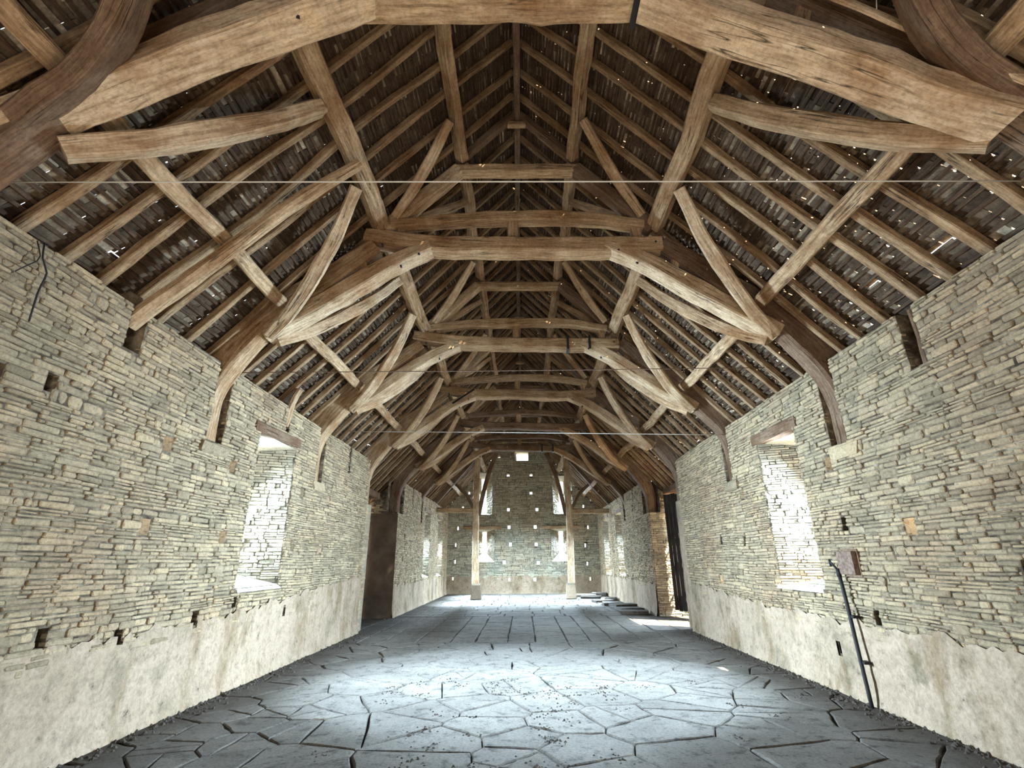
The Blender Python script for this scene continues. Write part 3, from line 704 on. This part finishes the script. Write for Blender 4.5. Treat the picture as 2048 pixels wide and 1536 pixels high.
# ------------------------------------------------------------------ roof trusses
def L2(side, pts): return [(side * x, z) for x, z in pts]
BL = [(4.22, 2.98), (4.24, 3.62), (4.10, 4.12), (3.72, 4.66), (3.2, 5.12), (2.66, 5.55), (2.12, 6.0)]
def truss(k):
    y = TY[k]
    near = k < 3
    T = empty('roof_truss'); r = random.Random(40 + k)
    dark = k >= 4  # far trusses take darker oak, their dimmer light put into the colour
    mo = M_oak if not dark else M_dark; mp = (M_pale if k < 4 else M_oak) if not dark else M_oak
    st = 0.13 if near else 0.3
    J = lambda a=0.03: r.uniform(-a, a)
    for s in (-1, 1):
        pts = [(s * (x + (J(.02) if i > 1 else 0)), y, z + (J(.03) if i > 1 else 0)) for i, (x, z) in enumerate(BL)]
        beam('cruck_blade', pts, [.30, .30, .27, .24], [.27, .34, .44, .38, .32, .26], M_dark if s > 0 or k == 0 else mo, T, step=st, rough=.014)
        # arch brace, a little narrower than the blade and pegged to its belly
        if k == 0: bp = [(3.90, 4.42), (3.5, 4.67), (3.0, 4.96), (2.42, 5.32), (1.75, 5.66), (1.16, 5.95)] if s < 0 else [(3.45, 4.50), (2.95, 4.72), (2.45, 5.03), (1.68, 5.46), (1.06, 5.82)]
        else: bp = [(3.56, 4.50), (3.0, 4.86), (2.4, 5.30), (1.85, 5.66), (1.30, 5.93)]
        bp = [(s * (x + J(.015)), y - (0.05 if k == 0 else 0.0), z + J(.02) + 0.05) for x, z in bp]
        beam('arch_brace', bp, (.30 if k else .32), ([.18, .22, .23, .22, .18] if k else [.16, .19, .21, .21, .19]), mp, T, step=st, rough=.016, round_=.09)
        # spacer between brace and blade
        if k < 6:
            a = Vector((s * 2.22, y, 5.50)); d = Vector((s * .12, 0, .42)).normalized()
            beam('spacer_block', [a - d * .02, a + d * .30], .16, .13, mo, T, step=.1)
    c0, c1, c2 = J(.03), J(.03), J(.02)
    beam('collar_beam', [(-2.28, y, 6.16 + c0), (-1.3, y, 6.02), (-.3, y, 6.00 + c2), (.9, y, 5.97), (2.1, y, 5.99 + c1)], .30, [.20, .25, .23, .24, .22], mo, T, step=st, rough=.018, round_=.1)
    if k < 6:
        beam('upper_collar', [(-1.92, y - .02, 6.37 + J(.02)), (-1.0, y - .02, 6.46), (0, y - .02, 6.51 + J(.03)), (1.0, y - .02, 6.48), (1.88, y - .02, 6.34 + J(.02))], .20, [.15, .17, .18, .17, .14], mo, T, step=st, rough=.016)
        beam('king_block', [(-.08, y, 6.08), (-.08, y, 6.46)], .15, .15, M_oak, T, step=.1)
        for s in (-1, 1):
            beam('end_block', [(s * 1.78, y, 6.08), (s * 1.76, y, 6.30)], .15, .13, mo, T, step=.1)
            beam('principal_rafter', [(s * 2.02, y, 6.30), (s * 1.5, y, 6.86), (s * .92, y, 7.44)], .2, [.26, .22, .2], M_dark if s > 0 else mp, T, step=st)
            beam('upper_rafter', [(s * .95, y, 7.62), (s * .05, y, 8.60)], .12, .12, M_dark, T, step=st)
        beam('top_collar', [(-1.02, y, 7.43), (0, y, 7.43 + J(.01)), (1.02, y, 7.42)], .19, [.14, .16, .14], mo, T, step=st)
        beam('ridge_yoke', [(-.15, y, 8.40), (.15, y, 8.40)], .09, .09, M_oak, T, step=.1)
        # pegs
        for s in (-1, 1):
            for (px, pz) in ((2.0, 5.98), (1.45, 5.83), (1.7, 5.62)):
                tube('peg', [(s * px, y - .158, pz + J(.03) + SHEAR * s * px), (s * px, y - .12, pz)], .016, M_iron, T, sides=6, step=1)
    # wind braces
    for s in (-1, 1):
        for dy in (-1, 1):
            if k == 6 and dy > 0: continue
            if k == 0 and dy < 0: end = -1.1
            else: end = dy * (1.12 + J(.06))
            if not (k == 6):
                bow = .10 + J(.03)
                if k == 0 and dy < 0: beam('wind_brace', [(s * 3.62, y - .08, 4.62), (s * 3.05, y - .26, 4.90), (s * 2.60, y - .56, 5.25), (s * 2.16, y - 1.12, 6.0)], .28, .17, M_dark, T, waxis=(s * .5, 1, .5), step=st, rough=.012)
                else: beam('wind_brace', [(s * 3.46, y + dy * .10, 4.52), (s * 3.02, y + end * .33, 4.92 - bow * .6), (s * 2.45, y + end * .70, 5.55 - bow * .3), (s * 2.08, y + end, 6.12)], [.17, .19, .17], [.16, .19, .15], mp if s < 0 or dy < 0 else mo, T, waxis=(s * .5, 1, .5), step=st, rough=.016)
            if k < 6:
                e2 = dy * (.86 + J(.05))
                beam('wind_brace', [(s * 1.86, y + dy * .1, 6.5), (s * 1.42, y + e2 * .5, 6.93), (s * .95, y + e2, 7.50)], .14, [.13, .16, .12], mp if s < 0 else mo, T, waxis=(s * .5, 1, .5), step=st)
    return T
labels = ['nearest roof truss, crossing overhead with broad pale arched braces and an iron strap',
          'second roof truss from the viewer with notched pale collar and centre block',
          'third roof truss with iron bands round its collar and cambered upper collar',
          'fourth roof truss, feet on the near jambs of the two doorways',
          'fifth roof truss, darker, its feet on the far jambs of the doorways',
          'sixth roof truss, dark, banded with iron, last before the posted truss']
for k in range(6):
    T = truss(k); tag(T, labels[k], 'roof truss', 'arched roof trusses')
    y = TY[k]
    def strap(x, z, h, rot=0):
        beam('iron_strap', [(x, y - .155, z - h), (x, y - .155, z + h)], .012, .05, M_iron, T, step=.2, rough=.002)
        beam('iron_strap', [(x, y - .15, z - h), (x, y + .15, z - h)], .05, .012, M_iron, T, waxis=(1, 0, 0), step=.2, rough=.002)
    if k == 0:
        strap(.98, 5.98, .16)
        # pale nailed batten along the right blade
        bt = beam('nailed_batten', [(1.75, y - .2, 6.1), (2.5, y - .24, 5.45), (3.5, y - .28, 4.55)], .03, .06, M_pale, T, step=.2)
        for q in range(5):
            t = q / 5 + .1; p = Vector((1.75 + 1.75 * t, y - .25, 6.08 - 1.5 * t)); tube('nail', [p, p + Vector((-.02, -.05, .06))], .004, M_wire, bt, sides=4, step=1)
    if k == 2: strap(1.02, 5.98, .15); strap(1.48, 5.98, .15)
    if k == 5: strap(.85, 5.98, .15); strap(1.3, 5.98, .15)
    if k == 3: beam('iron_strap', [(-1.9, y - .16, 5.7), (-1.3, y - .16, 6.12)], .012, .05, M_iron, T, step=.2, rough=.002)
# aisled truss with two posts
T = empty('posted_truss'); tag(T, 'farthest roof truss standing on two tall oak posts before the end wall', 'roof truss')
y = TY[6]
for s in (-1, 1):
    beam('post', [(s * 2.14, y, .60), (s * 2.16, y, 2.4), (s * 2.16, y, 4.4), (s * 2.12, y, 6.55)], [.34, .30, .28, .26], [.30, .27, .25], M_pale, T, waxis=(0, 1, 0), step=.25, rough=.016, shear=False)
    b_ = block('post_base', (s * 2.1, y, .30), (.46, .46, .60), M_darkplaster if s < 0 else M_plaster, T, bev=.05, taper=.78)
    block('pad_stone', (s * 2.12, y, .62), (.36, .36, .07), M_stone_pale, T, bev=.1)
    beam('aisle_tie', [(s * 2.1, y, 3.78), (s * 4.1, y, 3.80)], .2, .22, M_oak, T, step=.3)
    beam('aisle_rafter', [(s * 2.3, y, 6.25), (s * 3.2, y, 5.2), (s * 4.1, y, 4.15)], .2, .24, M_dark, T, step=.3)
    beam('post_brace', [(s * 2.02, y, 3.55), (s * 1.85, y, 4.5), (s * 1.55, y, 5.6), (s * 1.18, y, 6.5)], .18, [.16, .2, .2], M_dark, T, step=.2)
    beam('aisle_brace', [(s * 2.3, y, 3.9), (s * 2.7, y, 4.6), (s * 3.15, y, 5.0)], .14, .14, M_dark, T, step=.2)
    beam('principal_rafter', [(s * 2.02, y, 6.6), (s * .92, y, 7.6)], .2, .2, M_dark, T, step=.3)
beam('collar_beam', [(-2.2, y, 6.58), (-1.1, y, 6.78), (0, y, 6.84), (1.1, y, 6.78), (2.2, y, 6.58)], .26, .30, M_dark, T, step=.3)
beam('upper_collar', [(-1.5, y, 7.2), (1.5, y, 7.2)], .2, .22, M_dark, T, step=.3)

# ------------------------------------------------------------------ purlins, ridge, mid-bay timbers
TIERS = (('lower purlin', 3.34, .18, .15, .08), ('middle purlin', 2.06, .23, .20, .11), ('upper purlin', .88, .14, .18, .10))
bays = [(-1.5, TY[0])] + [(TY[i], TY[i + 1]) for i in range(6)] + [(TY[6], YB)]
bay_words = ['over the viewer before the nearest truss', 'between the nearest and the second truss', 'between the second and third trusses', 'between the third and fourth trusses',
             'between the fourth and fifth trusses', 'between the fifth and sixth trusses', 'between the sixth truss and the posted truss', 'between the posted truss and the end wall']
for s, sw in ((-1, 'left'), (1, 'right')):
    nrm = Vector((s * 1.09, 0, 1)).normalized(); slope = Vector((-s, 0, 1.09)).normalized()
    for (tn_, x, wd, dp, off) in TIERS:
        for bi, (ya, yb) in enumerate(bays):
            r = random.Random(bi * 7 + int(x * 10) + s)
            zc = 8.75 - 1.09 * x - off * 1.45
            P = []
            for q in range(5):
                t = q / 4; P.append((s * (x + (r.uniform(-.03, .03) if 0 < q < 4 else 0)), ya + .06 + (yb - ya - .12) * t, zc + (r.uniform(-.025, .01) if 0 < q < 4 else 0)))
            mt = M_oak if (s > 0 or tn_[0] == 'l') else M_oak
            o = beam('purlin', P, wd * r.uniform(.92, 1.05), dp, mt, waxis=slope, step=.16 if bi < 4 else .4, rough=.014, wander=.04)
            tag(o, f"{'squared' if tn_[0]!='m' else 'stout'} oak {tn_} on the {sw} slope {bay_words[bi]}", 'purlin', 'roof purlins')
tag(beam('ridge_beam', [(0, -1.5, 8.60), (0.02, 5, 8.58), (-.02, 12, 8.61), (0, 20, 8.58), (0, YB, 8.6)], .10, .15, M_dark, waxis=(1, 0, 0), step=.3, wander=.03), 'thin dark ridge beam running the length of the roof apex', 'ridge beam')
# round principal from the left wall slot to the middle purlin
def pole(name, P, wd, mat, label, cat='rafter pole'):
    o = beam(name, P, wd, wd, mat, waxis=(0, 1, 0), step=.13, rough=.016, round_=.3); return tag(o, label, cat)
pole('round_pole', [(-4.12, 4.60, 3.92), (-3.4, 4.60, 4.62), (-2.6, 4.60, 5.42), (-1.86, 4.60, 6.02)], [.19, .17, .16, .13], M_oak, 'rounded brown pole rising from the left wall slot to the middle purlin')
pole('round_pole', [(-4.08, 8.18, 3.75), (-4.0, 8.18, 4.15), (-3.9, 8.18, 4.42)], .11, M_oak, 'short pale stub post in the slot above the near left window')
pole('wall_stub', [(XR + .12, 4.73, 3.5), (XR + .12, 4.73, 3.8), (XR + .10, 4.72, 4.12)], .11, M_dark, 'short dark timber stub in the empty slot high on the near right wall', 'timber stub')
block('slot_packing', (XL - .14, 4.61, 4.22), (.16, .2, .2), M_stone, coreL, jit=.03)

# ------------------------------------------------------------------ roof slopes: rafters, laths, slates
RR = random.Random(23)
for s, nm in ((-1, 'ceiling_left'), (1, 'ceiling_right')):
    slope = Vector((-s, 0, 1.09)).normalized(); nrm = Vector((s * 1.09, 0, 1)).normalized()
    foot = Vector((s * 5.15, 0, 8.75 - 1.09 * 5.15)); LEN = 5.15 / abs(slope.x)
    def RP(t, y, d):                                   # t metres up the slope, d above the rafter underside
        p = foot + slope * t + nrm * d; p.y = y; p.z += SHEAR * p.x; return p
    root = put(nm, [RP(0, -3, .30)[:], RP(.3, -3, .30)[:], RP(.3, YB + 1, .30)[:], RP(0, YB + 1, .30)[:]], [(0, 1, 2, 3)], M_slate, tone=.3); tag(root, kind='structure')
    y = -1.4; k = 0
    while y < YB:
        wob = RR.uniform(-.02, .02); big = (y < 5.2)
        P = [RP(t, y + RR.uniform(-.025, .025) + (RR.uniform(-.05, .05) if 0 < t < LEN - .1 else 0), .045 + RR.uniform(-.012, .012)) for t in (.2, 1.7, 3.2, 4.8, 6.2, LEN - .03)]
        far = y > 14
        beam('rafter', P, [.12 if big else .085, .08 if big else .07, .06], .09, M_rafter, root, waxis=(0, 1, 0), step=.22 if not far else .6, rough=.010, shear=False)
        y += .436
    # laths run the length of the roof
    pitch = .112; nrow = int(LEN / pitch); t = .05
    while t < LEN - .05:
        t += .108 if t < 2.9 else (.085 if t < 4.2 else .066); i = int(t * 50)
        if RP(t, 5, 0).z < 3.2: continue
        P = []; yy = -3.0
        vs, fs, uv = [], [], []
        while yy < YB + .5:
            jt, jn = RR.uniform(-.012, .012), RR.uniform(-.004, .004)
            b0 = len(vs)
            for (a, d) in ((-.017, 0), (.017, 0), (.017, .010), (-.017, .010)): vs.append(RP(t + a + jt, yy, .098 + d + jn)[:])
            if b0:
                for q in range(4):
                    a, b_ = b0 - 4 + q, b0 - 4 + (q + 1) % 4; fs.append((a, b_, b_ + 4, a + 4)); uv += [yy, q * .03 + i, yy, q * .03 + .03 + i, yy + .5, q * .03 + .03 + i, yy + .5, q * .03 + i]
            yy += RR.uniform(.3, .6)
        put('lath', vs, fs, M_lath, root, uv=uv)
    # slates: each leans on the one below
    item = []
    for i in range(nrow + 1):
        t0 = .04 + i * pitch; yy = -3.0 + RR.uniform(0, .2)
        if RP(t0, 5, 0).z < 3.1: continue
        while yy < YB + .6:
            l = RR.uniform(.12, .34) * (1.25 - .5 * t0 / LEN); item.append((t0, yy, l)); yy += l
    def cam_size(it):
        p = RP(it[0], it[1], .1); d = p - CAM
        if p.y < 2.2: return 0
        q = cam.matrix_world.inverted() @ p
        if abs(q.x / q.z) > 1.05 or abs(q.y / q.z) > .79: return 0
        return it[2] * abs(d.normalized().dot(nrm)) / d.length_squared
    item.sort(key=cam_size, reverse=True)
    vs, fs, tn = [], [], []
    for k, (t0, yy, l) in enumerate(item):
        gap = RR.random(); ln = pitch * (1.75 if gap > .013 else RR.uniform(.945, 1.02)) ; e = .004
        dj = RR.uniform(-.010, .010); th = .016; tw = RR.uniform(-.015, .015)
        lo, hi = .122 + dj, .122 + .052 + dj * .5
        # lower edge rides high, upper edge low on its lath
        q = []
        for (tt, dd) in ((0, .158 + dj), (ln, .112 + dj * .4)):
            for (y_, sg) in ((yy + e, -1), (yy + l - e, 1)): q.append(RP(t0 + tt + RR.uniform(-.008, .008), y_, dd + tw * sg * .5)[:])
        for (tt, dd) in ((0, .158 + th + dj), (ln, .112 + th + dj * .4)):
            for (y_, sg) in ((yy + e, -1), (yy + l - e, 1)): q.append(RP(t0 + tt, y_, dd + tw * sg * .5)[:])
        F = [(0, 1, 3, 2), (4, 6, 7, 5), (0, 4, 5, 1), (2, 3, 7, 6), (0, 2, 6, 4), (1, 5, 7, 3)]
        tone = min(1, max(0, RR.betavariate(2.2, 2.6)))
        if k < 300: put('slate', q, F, M_slate, root, tone=tone)
        else:
            b0 = len(vs); vs += q; fs += [tuple(b0 + j for j in f) for f in F]; tn += [tone] * 6
    tag(put('slating', vs, fs, M_slate, root, tone=tn), kind='stuff')

# ------------------------------------------------------------------ doors
def dleaf(hx, hy, dx, dy, width, z0, z1, mat, name, n):
    d = Vector((dx, dy, 0)).normalized(); nr = Vector((-d.y, d.x, 0)); up_ = Vector((0, 0, 1))
    root = put(name, [], [], mat); tag(root, kind='structure')
    pw = width / n
    for i in range(n):
        c = Vector((hx, hy, 0)) + d * (pw * (i + .5)); c.z = (z0 + z1) / 2 + RB.uniform(-.02, .02)
        block('plank', c, (pw - .022, .03, z1 - z0), mat, root, ax=(d, nr, up_))
    for z in (z0 + .22, z0 + 1.15, z0 + 2.0, z1 - .35):
        c = Vector((hx, hy, z)) + d * (width / 2) + nr * .035; block('ledge', c, (width, .05, .13), mat, root, ax=(d, nr, up_))
    for (za, zb) in ((z0 + .25, z0 + 1.1), (z0 + 1.2, z0 + 1.95), (z0 + 2.05, z1 - .4)):
        a = Vector((hx, hy, za)) + d * .15 + nr * .035; b_ = Vector((hx, hy, zb)) + d * (width - .2) + nr * .035
        beam('cross_brace', [a, b_], .05, .10, mat, root, waxis=nr, step=.4, rough=.004, shear=False)
    for z in (z1 - .55, z0 + 1.75, z0 + .5):
        c = Vector((hx, hy, z)) + d * .16 + nr * .07; block('strap_hinge', c, (.5, .02, .06), M_iron, root, ax=(d, nr, up_))
    return root
dleaf(4.52, 16.2, .38, -.925, 1.62, .16, 3.52, M_board, 'door_1', 9)
dleaf(-4.92, 16.2, 0, -1, 3.1, .03, 3.5, M_dark, 'door_2', 14)
# timber lintels over both doorways
tag(beam('door_lintel', [(XR + .65, YE - .1, 3.66), (XR + .65, YP + .2, 3.66)], .3, .2, M_dark, waxis=(1, 0, 0), shear=False), 'dark oak beam over the open right doorway', 'lintel')
tag(beam('door_lintel', [(XL - .75, YE - .1, 3.62), (XL - .75, YP + .2, 3.62)], .3, .2, M_dark, waxis=(1, 0, 0), shear=False), 'dark oak beam over the closed left doorway', 'lintel')

# ------------------------------------------------------------------ wires, cable, bracket, slabs, debris
tag(tube('tie_wire', [(-3.98, 2.99, 4.39), (0, 3.1, 4.385), (3.98, 3.22, 4.39)], .006, M_wire, step=1), 'nearest taut wire stretched from wall to wall under the rafters', 'wire')
tag(tube('tie_wire', [(-3.98, 6.5, 4.16), (0, 6.9, 4.28), (3.98, 7.4, 4.46)], .0065, M_rust, step=1), 'second thin rusty wire across the barn behind the second truss', 'wire')
tag(tube('tie_wire', [(-3.98, 11.1, 4.46), (0, 10.4, 4.2), (3.98, 9.6, 3.9)], .007, M_wire, step=1), 'third faint wire across the barn behind the third truss', 'wire')
tag(tube('hanging_cable', [(-3.97, 3.42, 4.14), (-3.96, 3.44, 4.0), (-3.95, 3.50, 3.9), (-3.955, 3.49, 3.72), (-3.955, 3.50, 3.45)], .007, M_iron, step=.06), 'thin dark cable hanging down the near left wall below the eaves', 'cable')
tag(tube('hanging_cable', [(-3.97, 3.36, 4.12), (-3.94, 3.40, 3.98), (-3.95, 3.33, 3.86), (-3.96, 3.28, 3.78)], .005, M_iron, step=.06), 'short curled cable end beside the hanging cable on the left wall', 'cable')
br = empty('wall_bracket'); tag(br, 'rusty iron box bracket with dark conduit pipe down the right wall', 'bracket')
block('bracket_box', (XR - .04, 6.53, 1.54), (.10, .30, .27), M_rust, br, bev=.06, jit=.004)
tube('hook', [(XR - .10, 6.70, 1.46), (XR - .14, 6.74, 1.54), (XR - .12, 6.80, 1.57), (XR - .09, 6.84, 1.50)], .014, M_iron, br, step=.03)
tube('conduit_pipe', [(XR - .10, 6.69, 1.40), (XR - .10, 6.66, 1.1), (XR - .12, 6.60, .5), (XR - .14, 6.54, .0)], .022, M_iron, br, sides=8, step=.15)
tube('conduit_pipe', [(XR - .09, 6.71, 1.47), (XR - .10, 6.69, 1.38)], .028, M_iron, br, sides=8, step=.05)
block('wall_clip', (XR - .07, 6.62, .93), (.08, .10, .03), M_iron, br); block('wall_clip', (XR - .08, 6.58, .45), (.08, .10, .03), M_iron, br)
b_ = block('mounting_board', (XR - .012, 6.52, 1.54), (.04, .34, .32), M_dark, br, bev=.05)
# loose slabs along the right wall of the far bays
SL = [(3.45, 17.0, .85, .55, .10, 'flat slab nearest the right doorway pier'), (3.5, 18.0, .8, .7, .10, 'dark flat slab beyond the nearest loose slab'), (3.55, 19.2, .9, .6, .12, 'thick slab with raised edge by the right wall'),
      (3.35, 20.4, .7, .8, .09, 'squarish slab lying below the middle right window'), (3.2, 21.7, .8, .5, .08, 'narrow slab lying between the right windows'), (3.6, 22.7, .6, .7, .1, 'small slab close to the right wall past the window'),
      (3.0, 23.9, .9, .5, .09, 'long slab beside the right post base'), (2.85, 25.0, 1.0, .6, .1, 'pale slab between the right post and the end wall'), (3.6, 25.6, .7, .7, .12, 'slab in the corner under the last right window')]
for i, (x, y, a, b2, h, lb) in enumerate(SL):
    an = RB.uniform(-.3, .3); ax = (Vector((math.cos(an), math.sin(an), 0)), Vector((-math.sin(an), math.cos(an), 0)), Vector((0, 0, 1)))
    tag(block('stone_slab', (x, y, .008 + h / 2), (a, b2, h), M_flag, ax=ax, bev=.12, jit=.02), lb, 'stone slab', 'loose slabs by the right wall')
# crumbs of mortar and droppings
RD = random.Random(3)
def crumbs(name, spots, mat):
    vs, fs = [], []
    for (x, y, r) in spots:
        b0 = len(vs); z0 = .0
        n = 5
        for k in range(n): a = 2 * math.pi * k / n + RD.random(); vs.append((x + r * math.cos(a), y + r * math.sin(a), z0))
        vs.append((x + RD.uniform(-.3, .3) * r, y + RD.uniform(-.3, .3) * r, z0 + r * RD.uniform(.5, 1.0)))
        for k in range(n): fs.append((b0 + k, b0 + (k + 1) % n, b0 + n))
    return put(name, vs, fs, mat)
sp_ = []
for k in range(1100):
    y = RD.uniform(3.2, 12.9); s = RD.choice((-1, 1)); sp_.append((s * (3.98 - abs(RD.gauss(0, .16))) if True else 0, y, RD.uniform(.008, .035)))
tag(crumbs('mortar_rubble', sp_, M_earth), 'dark crumbs of earth and mortar along the wall feet', 'rubble', kind='stuff')
sp_ = []
for k in range(60):
    cx, cy_ = RD.gauss(0, 1.3), RD.uniform(4.4, 8.2)
    for q in range(14): sp_.append((cx + RD.gauss(0, .07), cy_ + RD.gauss(0, .07), RD.uniform(.006, .018)))
tag(crumbs('floor_droppings', sp_, M_earth), 'small dark clumps of droppings on the pale paving in the foreground', 'droppings', kind='stuff')
